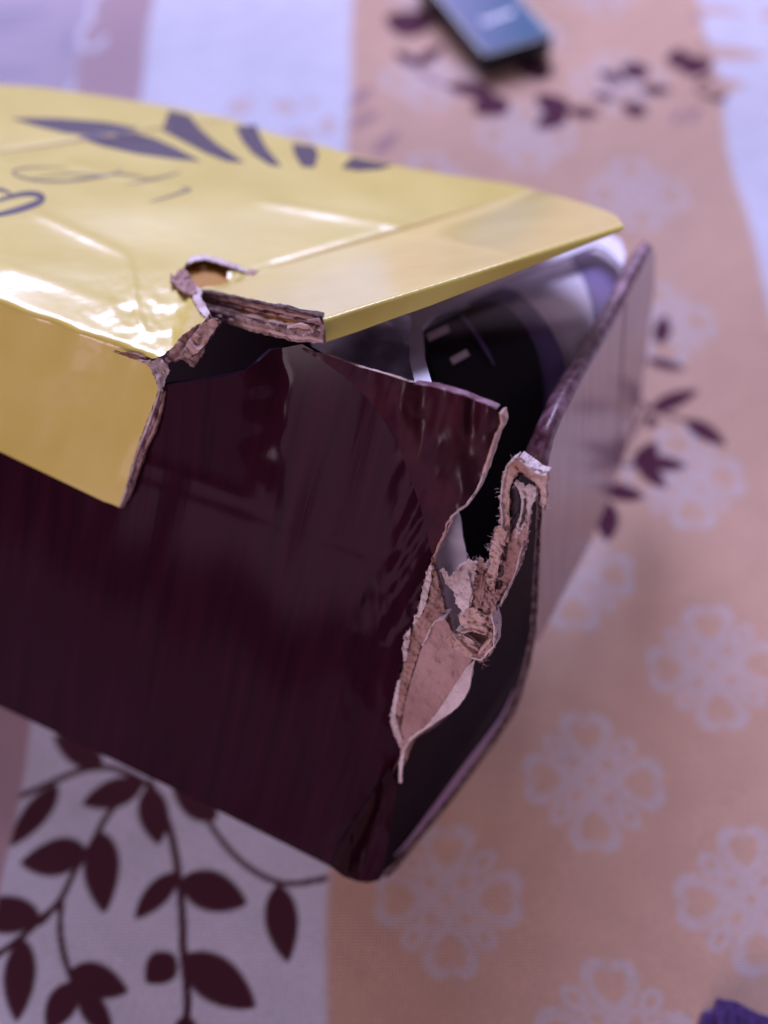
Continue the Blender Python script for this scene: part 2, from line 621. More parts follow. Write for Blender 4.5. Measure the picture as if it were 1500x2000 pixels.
t0 = lambda off, s=20., a=.0012, seed=1.: (lambda xy: t_lid(np.clip(np.asarray(xy), (-200, 120), (1200, 1000))) + off + a * (ridged(np.asarray(xy), s, seed) - .4))
sheet('torn_paper', [(333, 532), (341, 540), (347, 527), (358, 532), (352, 524), (363, 527), (374, 541), (382, 556), (384, 570), (376, 575), (364, 572), (352, 564), (340, 556), (334, 545)],
      t0(-.0025, 16, .0016, 2.), (M['kraft_plum'], M['edge'], M['edge']), lid, step=3.5, jag=1.0, th=.0005, seed=4)
sheet('torn_paper', [(376, 563), (384, 558), (394, 568), (392, 580), (402, 598), (410, 612), (402, 622), (394, 612), (384, 598), (376, 582)],
      t0(-.0020, 14, .0014, 3.), (M['kraft_pale'], M['edge'], M['edge']), lid, step=3.5, jag=1.2, th=.0005, seed=5)
sheet('torn_paper', [(366, 508), (380, 499), (402, 498), (425, 504), (447, 511), (470, 520), (490, 534), (474, 530), (444, 519), (424, 512), (400, 506), (380, 509), (368, 516)],
      t0(-.0010, 18, .0008, 4.), (M['kraft_pale'], M['edge'], M['edge']), lid, step=4, jag=1.0, th=.0004, seed=6)
sheet('torn_paper', [(476, 529), (492, 526), (505, 529), (496, 535), (482, 535)], t0(-.0008, 12, .0006, 5.), (M['kraft_plum'],) * 3, lid, step=4, jag=.6, th=.0004)
sheet('torn_paper', [(444, 530), (462, 531), (478, 535), (470, 545), (452, 552), (444, 548)], t0(-.0006, 22, .0006, 6.), (M['yellow'],) * 3, lid, step=4, jag=.5, th=.0004)

# kraft strip that still joins lid and flange
tj = lambda off, s, a, seed: (lambda xy: np.interp(np.asarray(xy)[:, 0], [300, 420], [PFL.t([(310, 715)])[0], PFL.t([(310, 715)])[0] + .004]) + off + a * ridged(np.asarray(xy), s, seed))
sheet('torn_paper', [(222, 685), (250, 688), (280, 697), (305, 703), (322, 694), (340, 675), (356, 655), (376, 641), (398, 628), (410, 618), (432, 626), (418, 645), (404, 668), (398, 690),
                     (380, 715), (368, 708), (350, 700), (330, 708), (326, 724), (322, 745), (308, 752), (306, 735), (300, 716), (280, 706), (255, 700)],
      tj(-.0004, 26, .0010, 7.), (M['kraft_dark'], M['edge'], M['edge']), lid, step=4, jag=1.6, th=.0005, seed=8)
sheet('torn_paper', [(366, 668), (378, 650), (398, 632), (414, 622), (428, 630), (414, 652), (402, 672), (385, 690), (368, 700), (354, 694)],
      tj(-.0020, 24, .0010, 9.), (M['kraft'], M['edge'], M['edge']), lid, step=4, jag=1.4, th=.0005, seed=9)
sheet('torn_paper', [(268, 701), (296, 706), (315, 700), (328, 712), (330, 728), (322, 742), (318, 765), (310, 766), (306, 745), (300, 724), (286, 712)],
      tj(-.0016, 20, .0010, 10.), (M['kraft_pale'], M['edge'], M['edge']), lid, step=4, jag=1.4, th=.0005, seed=10)
# cut edge of the flange
for k, (dx, wd, mm, off) in enumerate(((2, 5, 'kraft_pale', -.0001), (8, 6, 'edge', .0008), (13, 7, 'kraft_plum', .0014))):
    pth = [(308 + dx, 765), (302 + dx, 788), (290 + dx * 1.3, 818), (279 + dx * 1.3, 847), (268 + dx, 878), (258 + dx * .9, 908), (249 + dx * .8, 938), (241 + dx * .6, 968), (232 + dx * .3, 991)]
    layer('torn_ply', pth, wd, lambda xy, off=off: PFL.t(np.asarray(xy)) + off, M[mm], lid, push=.004, dirv=-E * .2 - NA * .98, jag=.5, seed=41 + k)

# --- front panel (dark maroon)
A_out = [(-200, 760), (-60, 790), (60, 800), (180, 815), (240, 830), (262, 780), (275, 765), (330, 750), (400, 742), (470, 728), (505, 706), (530, 684), (590, 672), (640, 700), (700, 725), (760, 752), (800, 775), (815, 820),
         (832, 880), (845, 940), (850, 1000), (848, 1060), (846, 1090), (836, 1110, 2), (826, 1135, 2), (820, 1165, 2), (812, 1200, 2), (800, 1232, 2), (790, 1275, 2),
         (778, 1330, 2), (766, 1385, 2), (764, 1408, 2), (776, 1440, 2), (783, 1462, 2), (781, 1500, 1.5), (779, 1530, 1), (762, 1580), (745, 1625), (728, 1670), (716, 1718), (698, 1716), (670, 1705), (640, 1690),
         (560, 1650), (400, 1570), (200, 1474), (0, 1380), (-200, 1284)]
front = sheet('front_panel', A_out, t_panel, (M['maroon'], M['inner_dark'], M['black']), box, step=8, th=.0012, seed=12, bstep=6)

# --- creased glossy flap at the top right of the front panel
def t_flap(xy):
    xy = np.asarray(xy, float)
    t = PA.t(xy)
    s = sstep(xy[:, 0] - (640 + (xy[:, 1] - 700) * .55), -20, 90)
    f = np.array([noise.noise(Vector(((a + .10 * b) / 34, b / 260, 6.6))) + .35 * abs(noise.noise(Vector(((a - .3 * b) / 44, b / 60, 1.6)))) for a, b in xy])
    bulge = np.sin(np.clip((xy[:, 0] - 700) / 280, 0, 1) * math.pi)
    return t_panel(xy) * (1 - s) + t * s - .0003 - s * (.0009 + .0026 * f + .0026 * bulge) - .00035 * np.array([ridge2(a * 1.5, b * 1.2) for a, b in xy])


sheet('torn_flap', [(588, 682), (640, 694), (700, 716), (745, 728), (790, 742, .6), (830, 753, 1.2), (870, 762, 1.2), (910, 775, 1), (950, 792, .8), (966, 798), (974, 808), (978, 824, 1), (968, 846, 1), (958, 868, 1), (950, 898, 1.5),
                    (938, 930, 1.5), (926, 962, 1.5), (910, 985, 1.5), (893, 997, 1.5), (882, 1010, 1.5), (872, 1035, 2), (862, 1060, 2), (847, 1088, 1), (838, 1065), (832, 1030), (818, 980), (800, 930), (782, 880), (755, 830), (725, 785), (690, 750), (640, 712)],
      t_flap, (M['maroon_flap'], M['kraft'], M['kraft']), box, step=5, th=.0006, seed=13)['label'] = 'glossy maroon flap creased into folds'
layer('torn_ply', [(977, 806), (981, 826), (970, 850), (960, 878), (951, 905), (944, 925)], 6, lambda xy: t_flap(xy) - .0002, M['kraft'], box, push=.003, dirv=-NA, jag=.7, seed=51)
layer('torn_ply', [(944, 925), (930, 958), (912, 984), (894, 998), (880, 1012)], 5, lambda xy: t_flap(xy) - .0002, M['kraft_pale'], box, push=.003, dirv=-NA, jag=1.1, seed=52)
layer('torn_ply', [(880, 1012), (868, 1040), (858, 1065), (846, 1092)], 5, lambda xy: t_flap(xy) - .0002, M['kraft_plum'], box, push=.003, dirv=-NA, jag=1.1, seed=53)
layer('torn_ply', [(808, 750), (850, 756), (905, 771), (952, 791), (970, 799)], 3, lambda xy: t_flap(xy) - .0002, M['rim'], box, push=.002, dirv=-NA, jag=.4, seed=54)

# --- corner panel: wraps round the corner, its cut board edge facing the lens
P1 = at_t(1047, 1240, .272)
PB = plane3(B2, P1, at_t(1050, 940, .226))


def t_corner(xy):
    xy = np.asarray(xy, float)
    t = PB.t(xy)
    t = smin(t, PA.t(xy) + .004 + .00002 * np.clip(xy[:, 0] - 700, 0, None), .001) if False else t
    # lip along the lower cut edge curls outwards
    d = (xy - np.array([750, 1715])) @ nrm(np.array([-475, -297.]))       # distance in from the lower edge
    h = .0085 * np.exp(-np.clip(d, 0, None) / 42)
    h += .0005 * fbm(xy, 60, 3.3)
    return t - h


B_edge = [(1057, 950), (1056, 1000), (1053, 1060), (1050, 1120), (1048, 1180), (1044, 1240), (1032, 1300), (1015, 1362), (1000, 1398), (970, 1442), (930, 1497), (890, 1550), (850, 1600), (810, 1648), (775, 1694), (755, 1712)]
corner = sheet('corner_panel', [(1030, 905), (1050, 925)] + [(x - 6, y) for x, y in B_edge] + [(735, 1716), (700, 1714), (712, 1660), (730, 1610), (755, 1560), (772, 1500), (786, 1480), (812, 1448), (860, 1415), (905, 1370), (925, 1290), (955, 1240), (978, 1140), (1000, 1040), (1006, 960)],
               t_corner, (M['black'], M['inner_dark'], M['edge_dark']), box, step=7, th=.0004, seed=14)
for k, (dx, wd, mm, off, jg) in enumerate(((-7, 3.0, 'edge', -.0001, .25), (-3.5, 4.5, 'black', .0005, .3), (1, 3.5, 'edge_dark', -.0001, .3))):
    layer('board_edge', [(x + dx, y + dx * .35 * (y > 1240)) for x, y in B_edge], wd, lambda xy, off=off: t_corner(xy) + off, M[mm], corner, push=.004, dirv=-(PB.n if PB.n @ (C0 - B2) > 0 else -PB.n), jag=jg, seed=61 + k, step=5)
strip('lip_sheen', [(770, 1672), (800, 1640), (845, 1585), (880, 1538), (920, 1484), (956, 1436), (985, 1394), (1004, 1345)], 13, lambda xy: t_corner(xy) - .0006, M['mauve_sheen'], corner, True)  # pale mauve colour stands in for sheen on the curled lip
# flutes between the two liners of the cut edge
fl = densify(B_edge, 9, closed=False)
for k in range(0, len(fl) - 1):
    a, b = fl[k], fl[k + 1]
    s = (-5, 0) if k % 2 else (0, -5)
    if k % 9 in (3, 4) : continue
    layer('flute', [(a[0] + s[0] - 1, a[1]), (b[0] + s[1] - 1, b[1])], 2.0, lambda xy: t_corner(xy) + .0001, M['edge'], corner, push=.004, dirv=-E * .3 + BK, jag=.1, seed=k, step=4)
# crumpled gloss at the very corner
sheet('corner_crease', [(648, 1694), (664, 1650), (694, 1600), (728, 1550), (762, 1500), (776, 1535), (768, 1590), (758, 1640), (752, 1690), (742, 1719), (720, 1724), (700, 1722), (672, 1713)],
      lambda xy: smin(t_panel(xy), PB.t(xy), .0015) - .0005 - .0011 * np.array([ridge2(a * 1.6, b * 1.1) for a, b in xy]), (M['maroon'], M['inner_dark'], M['black']), box, step=5, th=.0004, seed=15)

# --- end panel, seen at a grazing angle, mirroring the cloth
PC = plane3(at_t(1047, 1240, .276), at_t(1275, 560, .318), at_t(1062, 930, .236))


def t_end(xy):
    xy = np.asarray(xy, float)
    return PC.t(xy) - .0012 * np.sin(np.clip((xy[:, 1] - 480) / 760, 0, 1) * math.pi) + .0003 * fbm(xy, 160, 1.1)


rimO = [(1066, 938), (1072, 900), (1084, 850), (1100, 812), (1112, 790), (1132, 752), (1152, 715), (1172, 680), (1192, 645), (1212, 608), (1230, 570), (1248, 535), (1262, 505), (1274, 480)]
rimI = [(1018, 905), (1030, 872), (1046, 835), (1062, 800), (1075, 770), (1098, 732), (1120, 698), (1143, 662), (1164, 625), (1184, 590), (1202, 555), (1220, 520), (1238, 492), (1256, 470)]
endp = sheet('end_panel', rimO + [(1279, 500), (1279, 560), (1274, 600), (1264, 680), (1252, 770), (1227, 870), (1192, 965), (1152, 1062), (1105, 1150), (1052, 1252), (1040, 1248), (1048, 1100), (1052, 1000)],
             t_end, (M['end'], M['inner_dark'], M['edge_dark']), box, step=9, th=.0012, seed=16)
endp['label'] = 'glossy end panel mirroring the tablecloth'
# rounded worn fold along its top
n = len(rimO)
dO, dI = densify(rimO, 7, closed=False), densify(rimI, 7, closed=False)
kk = 60
uo = np.linspace(0, 1, len(dO)); ui = np.linspace(0, 1, len(dI)); uu = np.linspace(0, 1, kk)
dO = np.stack([np.interp(uu, uo, dO[:, i]) for i in (0, 1)], 1)
dI = np.stack([np.interp(uu, ui, dI[:, i]) for i in (0, 1)], 1)
V = []
ns = 12
for j in range(ns + 1):
    f = j / ns
    X = dO * (1 - f) + dI * f
    to = t_end(dO)
    tt = to + (.0028) * f - .0030 * math.sin(math.pi * f) ** .8
    wob = np.array([.0004 * noise.noise(Vector((a / 22, b / 22, 2.8))) for a, b in X])
    V.append(C0 + rays(X) * (tt + wob)[:, None])
V.append(V[-1] + np.array([0, 0, -.012]))
V = np.vstack(V)
Fc = [(j * kk + i, j * kk + i + 1, (j + 1) * kk + i + 1, (j + 1) * kk + i) for j in range(ns + 1) for i in range(kk - 1)]
link('folded_rim', V, Fc, [M['rim']], endp)
strip('crease_line', [(1222, 590), (1216, 680), (1212, 780), (1206, 880)], 2.2, lambda xy: t_end(xy) - .0002, M['edge_dark'], endp)

# --- torn kraft pieces hanging between front panel and end panel
def tk(off, s, a, seed, fine=.35):
    def f(xy):
        xy = np.asarray(xy, float)
        base = np.minimum(t_panel(xy) - .0004, np.interp(xy[:, 0], [780, 1060], [.245, .222]) + (xy[:, 1] - 1100) * .00004)
        return base + off - a * (ridged(xy, s, seed) * .7 + fine * ridged(xy, s * .37, seed + 5) + .3 * fbm(xy, s * .15, seed + 2))
    return f


torn = [
    ('torn_ply', [(985, 1062), (978, 1030), (977, 1000), (978, 955), (983, 925), (992, 905), (1003, 895), (1015, 892), (1027, 900), (1018, 914), (1004, 930), (996, 955), (994, 990), (996, 1030), (993, 1060)], -.0016, 15, .0012, 1., 'kraft', .9),
    ('torn_ply', [(1004, 905), (1015, 893), (1030, 905), (1046, 920), (1058, 921), (1068, 924), (1070, 936), (1066, 950), (1068, 975), (1062, 995), (1056, 985), (1056, 955), (1046, 944), (1030, 930), (1016, 920)], -.0018, 17, .0011, 2., 'kraft', .9),
    ('torn_ply', [(1003, 943), (1012, 938), (1026, 950), (1034, 945), (1047, 953), (1047, 968), (1040, 985), (1036, 1000), (1028, 1022), (1016, 1042), (1006, 1052), (1010, 1022), (1018, 1000), (1018, 975), (1012, 955)], -.0010, 14, .0012, 3., 'kraft_pale', .8),
    ('torn_ply', [(994, 1045), (1008, 1030), (1024, 1022), (1036, 1000), (1032, 1035), (1026, 1070), (1018, 1100), (1006, 1128), (988, 1160), (972, 1190), (962, 1170), (968, 1130), (972, 1095), (982, 1065)], -.0006, 24, .0012, 4., 'kraft_plum', .9),
    ('torn_ply', [(968, 1032), (978, 1030), (990, 1040), (988, 1062), (978, 1085), (974, 1110), (968, 1140), (962, 1170), (952, 1165), (950, 1130), (957, 1100), (957, 1075), (964, 1050)], -.0022, 13, .0016, 5., 'kraft', 1.6),
    ('torn_ply', [(870, 1136), (888, 1120), (900, 1106), (918, 1093), (932, 1100), (926, 1130), (924, 1160), (918, 1185), (904, 1196), (892, 1180), (888, 1158), (876, 1144)], -.0024, 26, .0014, 6., 'kraft_pale', 1.5),
    ('torn_ply', [(860, 1112), (868, 1110), (876, 1124), (888, 1136), (880, 1142), (868, 1132)], -.0020, 12, .0008, 7., 'kraft_pale', .7),
    ('torn_ply', [(924, 1098), (938, 1092), (948, 1100), (958, 1112), (958, 1150), (950, 1180), (940, 1200), (926, 1196), (920, 1170), (928, 1140)], -.0012, 15, .0020, 8., 'kraft_dark', 1.2),
    ('torn_ply', [(902, 1190), (925, 1185), (940, 1195), (954, 1205), (962, 1225), (958, 1240), (940, 1236), (918, 1230), (900, 1222), (896, 1206)], -.0016, 24, .0018, 9., 'kraft', 1.2),
    ('torn_ply', [(950, 1150), (964, 1160), (976, 1150), (988, 1140), (976, 1165), (968, 1185), (966, 1215), (968, 1250), (964, 1270), (952, 1282), (936, 1292), (924, 1286), (940, 1272), (952, 1258), (954, 1238), (948, 1210), (944, 1180)], -.0028, 12, .0014, 10., 'kraft_plum', 1.6),
    ('torn_ply', [(872, 1248), (886, 1236), (906, 1240), (924, 1252), (936, 1268), (930, 1288), (914, 1284), (896, 1272), (880, 1262)], -.0022, 16, .0016, 11., 'kraft', 1.2),
    ('torn_core', [(898, 1222), (940, 1228), (958, 1240), (950, 1262), (936, 1272), (920, 1254), (900, 1242)], .0030, 22, .0012, 12., 'kraft_dark', .8),
    ('torn_core', [(846, 1080), (858, 1120), (872, 1180), (884, 1225), (900, 1262), (905, 1320), (870, 1390), (810, 1445), (786, 1500), (774, 1420), (784, 1330), (800, 1240), (822, 1180), (834, 1120)], .0022, 40, .0010, 19., 'kraft_dark', .8),
    ('torn_ply', [(844, 1092), (852, 1086), (850, 1110), (856, 1140), (864, 1170), (872, 1200), (856, 1212), (842, 1225), (828, 1250), (812, 1290), (800, 1330), (790, 1370), (782, 1400), (772, 1396), (780, 1340), (790, 1290), (802, 1235), (814, 1205), (822, 1170), (830, 1130)], -.0002, 34, .0016, 13., 'kraft_dark', 1.4),
    ('torn_ply', [(838, 1105), (844, 1100), (842, 1130), (836, 1160), (828, 1190), (812, 1222), (806, 1218), (816, 1196), (822, 1166), (828, 1140)], -.0014, 12, .0010, 14., 'kraft_pale', .9),
    ('torn_ply', [(794, 1235), (802, 1228), (798, 1262), (794, 1290), (788, 1292), (787, 1262)], -.0012, 12, .0010, 15., 'kraft_pale', .9),
    ('torn_ply', [(776, 1330), (782, 1326), (778, 1360), (772, 1396), (776, 1416), (784, 1440), (790, 1460), (782, 1462), (772, 1440), (762, 1412), (764, 1390), (770, 1360)], -.0012, 14, .0008, 16., 'kraft_pale', .8),
    ('torn_flap', [(846, 1216), (856, 1210), (868, 1208), (878, 1224), (884, 1244), (894, 1262), (908, 1276), (922, 1288), (908, 1310), (888, 1350), (862, 1392), (842, 1420), (820, 1432), (800, 1450), (786, 1480), (782, 1460), (784, 1420), (792, 1370), (806, 1320), (822, 1270), (834, 1236)], -.0012, 70, .0012, 17., 'kraft_plum', .8),
    ('torn_flap', [(928, 1288), (922, 1312), (918, 1340), (908, 1362), (893, 1382), (870, 1400), (850, 1412), (834, 1422), (816, 1434), (800, 1450), (790, 1470), (786, 1500), (784, 1530), (779, 1528), (779, 1490), (784, 1466), (800, 1440), (828, 1422), (846, 1402), (866, 1374), (892, 1332), (910, 1304)], -.0026, 60, .0008, 18., 'kraft_pale', .7),
]
for i, (nm, pl, off, s, a, sd, mm, jg) in enumerate(torn):
    sheet(nm, pl, tk(off, s, a, sd), (M[mm], M['kraft_dark'], M['edge'] if mm != 'kraft_pale' else M['kraft_pale']), box, step=3.2 if i < 17 else 5, jag=jg, th=.0005, seed=100 + i)
# edge-on plies down the crumpled piece
for i, (pth, wd, mm, off) in enumerate((([(982, 1030), (979, 990), (981, 945), (990, 912), (1006, 897)], 3.5, 'kraft_pale', -.0026), ([(1012, 896), (1030, 912), (1048, 926), (1066, 930)], 3, 'kraft_pale', -.0026),
                                        ([(1000, 955), (998, 990), (1001, 1030), (996, 1060)], 5, 'edge_dark', .0008), ([(1024, 975), (1024, 1000), (1016, 1030)], 5, 'edge_dark', -.0018),
                                        ([(988, 1062), (984, 1100), (974, 1150), (968, 1190)], 6, 'edge_dark', -.0010), ([(1020, 1060), (1010, 1110), (992, 1150), (978, 1180), (955, 1198)], 3, 'kraft_pale', -.0018),
                                        ([(942, 1110), (940, 1150), (932, 1190)], 5, 'kraft_dark', -.0020), ([(915, 1120), (922, 1150), (915, 1185), (900, 1205)], 3, 'kraft_pale', -.0034),
                                        ([(962, 1200), (966, 1235), (964, 1262), (940, 1290), (920, 1284)], 4, 'kraft_pale', -.0040), ([(955, 1190), (950, 1215), (956, 1235)], 4, 'edge_dark', -.0032),
                                        ([(885, 1240), (905, 1262), (925, 1280)], 3.5, 'kraft', -.0036), ([(900, 1236), (925, 1232), (950, 1240)], 3.5, 'kraft', -.0026), ([(935, 1276), (950, 1258), (958, 1248)], 6, 'kraft', -.0040),
                                        ([(868, 1210), (850, 1214), (838, 1232), (826, 1262)], 3.5, 'kraft_pale', -.0026))):
    layer('torn_ply', pth, wd, tk(off, 15, .0008, 20. + i), M[mm], box, push=.004, dirv=-NA, jag=.7, seed=200 + i, step=3)

# loose paper fibres on the torn edges
def fibres(name, spots, m, parent):
    V, Fc = [], []
    r = random.Random(9)
    for (x, y, dx, dy, k) in spots:
        for _ in range(k):
            x0, y0 = x + r.gauss(0, 4), y + r.gauss(0, 6)
            ln = r.uniform(5, 15)
            ang = math.atan2(dy, dx) + r.gauss(0, .6)
            cv = r.gauss(0, .5)
            pts = []
            for i in range(6):
                a2 = ang + cv * i / 5
                pts.append((x0, y0))
                x0 += math.cos(a2) * ln / 5
                y0 += math.sin(a2) * ln / 5
            wd = .45
            P = np.array(pts)
            t = tk(-.0030, 20, .0002, 1.)(P)
            b = len(V)
            for j, (px, py) in enumerate(P):
                ww = wd * (1 - .7 * j / 5)
                for ox, oy in ((ww, 0), (-ww * .5, ww * .87), (-ww * .5, -ww * .87)):
                    V.append(at_t(px + ox, py + oy, t[j] + (ox * .0001)))
            for j in range(5):
                for q in range(3):
                    a, c = b + j * 3 + q, b + j * 3 + (q + 1) % 3
                    Fc.append((a, c, c + 3, a + 3))
    o = link(name, np.array(V), Fc, [m], parent)
    o['kind'] = 'stuff'
    return o


fibres('paper_fibres', [(980, 960, -1, 0, 6), (980, 1010, -1, .2, 8), (984, 1050, -1, .3, 6), (968, 1045, -1, -.6, 7), (960, 1075, -1, .1, 8), (955, 1110, -1, -.4, 6), (1003, 897, -.2, -1, 5), (1035, 900, 1, -.3, 7),
                        (935, 1096, 0, -1, 5), (950, 1175, -1, .4, 8), (965, 1250, 1, .3, 7), (940, 1290, .4, 1, 6), (885, 1240, -.4, 1, 5), (920, 1094, -.3, -1, 4), (868, 1212, 0, -1, 5), (1062, 925, .4, -1, 4), (1066, 985, 1, .3, 4)], M['kraft_pale'], box)

# --- closing panels of the box, mostly out of sight
U3 = -NL
def quad(name, pts, m, parent):
    return link(name, pts, [(0, 1, 2, 3)], [m], parent, smooth=False)


far = -.30
fl0, fl1 = B1 + E * far, B2 - E * .004
wbox = .105
bk0, bk1 = B1 + E * far + BK * wbox, B2 + BK * wbox - E * .03
bk0[2] = bk1[2] = .004
ftl = PL.p + E2 * (-.30)
btl, btr = PL.at(-200, 150) + E * -.1, PL.at(900, 345)
quad('bottom_panel', [fl0 + BK * .004, fl1 + BK * .004, bk1 + E * .03, bk0], M['inner_dark'], box)
quad('back_panel', [bk0, bk1, btr - NL * .004, btl - NL * .004], M['inner_dark'], box)
quad('side_panel', [fl0, bk0, btl - NL * .003, B1 + E * far + UA * .10], M['inner_dark'], box)

# ------------------------------------------------------------------ contents
lin = empty('plastic_liner', tuple(at_t(860, 1200, .262)))
tag(lin, 'pale lilac plastic liner showing inside the open end of the box', 'liner')
PI = Plane(PA.p - NA * .020, NA)                       # sheet behind the front panel
PR = Plane(PS.p - nS * .015, nS)                       # underside flap below the lid strip
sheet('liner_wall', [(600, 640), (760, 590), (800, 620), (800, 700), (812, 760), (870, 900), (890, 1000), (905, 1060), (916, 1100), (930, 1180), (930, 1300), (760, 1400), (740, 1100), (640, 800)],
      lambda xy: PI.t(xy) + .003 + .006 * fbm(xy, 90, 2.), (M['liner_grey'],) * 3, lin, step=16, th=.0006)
sheet('liner_rim', [(795, 600), (820, 575), (840, 565), (1000, 500), (1120, 458), (1170, 445), (1212, 470), (1222, 495), (1216, 520), (1190, 492), (1165, 478), (1120, 494), (1000, 545), (900, 590), (850, 612), (825, 640), (830, 700), (850, 770), (815, 770), (800, 700), (795, 640)],
      lambda xy: PR.t(xy) - .0012 * np.sin((xy[:, 1] + .38 * xy[:, 0]) / 22.), (M['white_in'],) * 3, lin, step=12, th=.0008)
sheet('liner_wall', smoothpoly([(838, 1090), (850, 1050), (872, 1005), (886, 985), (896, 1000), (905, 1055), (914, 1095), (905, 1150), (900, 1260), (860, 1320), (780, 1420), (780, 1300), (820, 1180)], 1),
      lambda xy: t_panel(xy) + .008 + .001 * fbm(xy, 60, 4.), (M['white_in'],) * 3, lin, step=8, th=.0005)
cas = empty('curved_casing', tuple(at_t(950, 800, .30)))
tag(cas, 'white and black rounded plastic appliance packed inside the box', 'appliance')
ctr = np.array([700., 820.])


def t_cas(off):
    def f(xy):
        xy = np.asarray(xy, float)
        r = np.linalg.norm((xy - ctr) * (1, .8), axis=1)
        return smax(PR.t(xy) + .012, np.full(len(xy), .256), .01) + off + .00000010 * np.clip(r - 180, 0, None) ** 2
    return f


sheet('white_shell', [(830, 620), (860, 590), (1010, 530), (1140, 480), (1190, 490), (1222, 520), (1188, 600), (1150, 670), (1090, 770), (1040, 880), (900, 950), (850, 800)], t_cas(.004), (M['case_white'],) * 3, cas, step=14, th=.001)
sheet('grey_band', smoothpoly([(1130, 478), (1180, 500), (1215, 530), (1205, 570), (1180, 610), (1165, 640), (1160, 600), (1140, 540), (1108, 495)], 1), t_cas(.0022), (M['case_purple'],) * 3, cas, step=12, th=.001)
sheet('indigo_band', smoothpoly([(905, 590), (950, 566), (1000, 560), (1040, 595), (1075, 640), (1100, 690), (1104, 730), (1082, 780), (1050, 850), (1000, 940), (960, 700)], 1), t_cas(.0010), (M['case_purple'],) * 3, cas, step=12, th=.001)
sheet('black_body', smoothpoly([(898, 606), (935, 590), (975, 588), (1010, 615), (1040, 660), (1058, 715), (1062, 780), (1050, 860), (1020, 960), (1000, 1040), (960, 1140), (918, 1140), (905, 1060), (880, 960), (860, 840), (850, 760), (835, 700), (822, 655)], 1),
      t_cas(-.0015), (M['case_black'],) * 3, cas, step=12, th=.001)
sheet('black_panel', smoothpoly([(820, 648), (885, 618), (902, 625), (930, 660), (962, 712), (975, 770), (960, 860), (900, 900), (870, 800), (850, 740), (838, 700)], 1), t_cas(-.0030), (M['case_black'],) * 3, cas, step=12, th=.0012)
strip('trim_line', [(893, 606), (915, 632), (940, 668), (958, 698), (966, 715)], 9, t_cas(-.0044), M['case_purple'], cas, True)
for a, b in (((835, 658), (876, 640)), ((882, 706), (914, 688))):
    t_ = t_cas(-.0036)
    d = nrm(np.array(b, float) - a); nn = np.array([-d[1], d[0]]) * 7
    a, b = np.array(a, float), np.array(b, float)
    sheet('tick_mark', [tuple(a - nn), tuple(b - nn), tuple(b + nn), tuple(a + nn)], t_, (M['tick'],) * 3, cas, step=6, th=.0004)

# ------------------------------------------------------------------ TABLECLOTH (ground coordinates in metres, print as fine vertex colour)
def G(x, y): return at(x, y, 0)[:2]


WHITE = np.array([.80, .80, .92])
TAN = np.array([.745, .485, .36])
DARK = np.array([.085, .020, .036])
PALE = np.array([.36, .20, .27])
xs = np.concatenate([np.linspace(-1.1, -.22, 30)[:-1], np.arange(-.22, .26, .00062), np.linspace(.26, 1.1, 30)[1:]])
ys = np.concatenate([np.linspace(-.5, .03, 20)[:-1], np.arange(.03, .20, .00062), np.arange(.20, .47, .0009), np.linspace(.47, 1.6, 30)[1:]])
X, Y = np.meshgrid(xs, ys)
px, py = X.ravel().copy(), Y.ravel().copy()
wx = .0006 * np.sin(py * 90 + 1.3) + .0004 * np.sin(px * 140 + py * 60)
qx, qy = px + wx, py + .0005 * np.sin(px * 110)


def sst(v, a, b):
    x = np.clip((v - a) / (b - a), 0, 1)
    return x * x * (3 - 2 * x)


def mixc(c, col, m): return c * (1 - m[:, None]) + col * m[:, None]


col = np.tile(WHITE, (len(px), 1))
period = .2285
u = np.mod(qx + .0140, period)                            # tan band from -0.014 to 0.131
tanm = sst(u, -.001, .0022) * (1 - sst(u, .1435, .1465))
mauve = sst(-qx, .0958, .0968)                             # far left: another band of the print
far_ = mauve * 1.0
tanm = tanm * (1 - far_)
col = mixc(col, TAN, tanm)
col = col * (1 + .035 * np.sin(qx * 210 + 3 * np.sin(qy * 97)) * np.sin(qy * 170 + 2 * np.sin(qx * 83)))[:, None]


def heart(x, y, s):
    """signed distance-ish to a heart pointing to -y (tip at the centre of the flower)"""
    x = np.abs(x) / s
    y = y / s
    a = x * x + y * y - 1
    return a * a * a - x * x * y ** 3


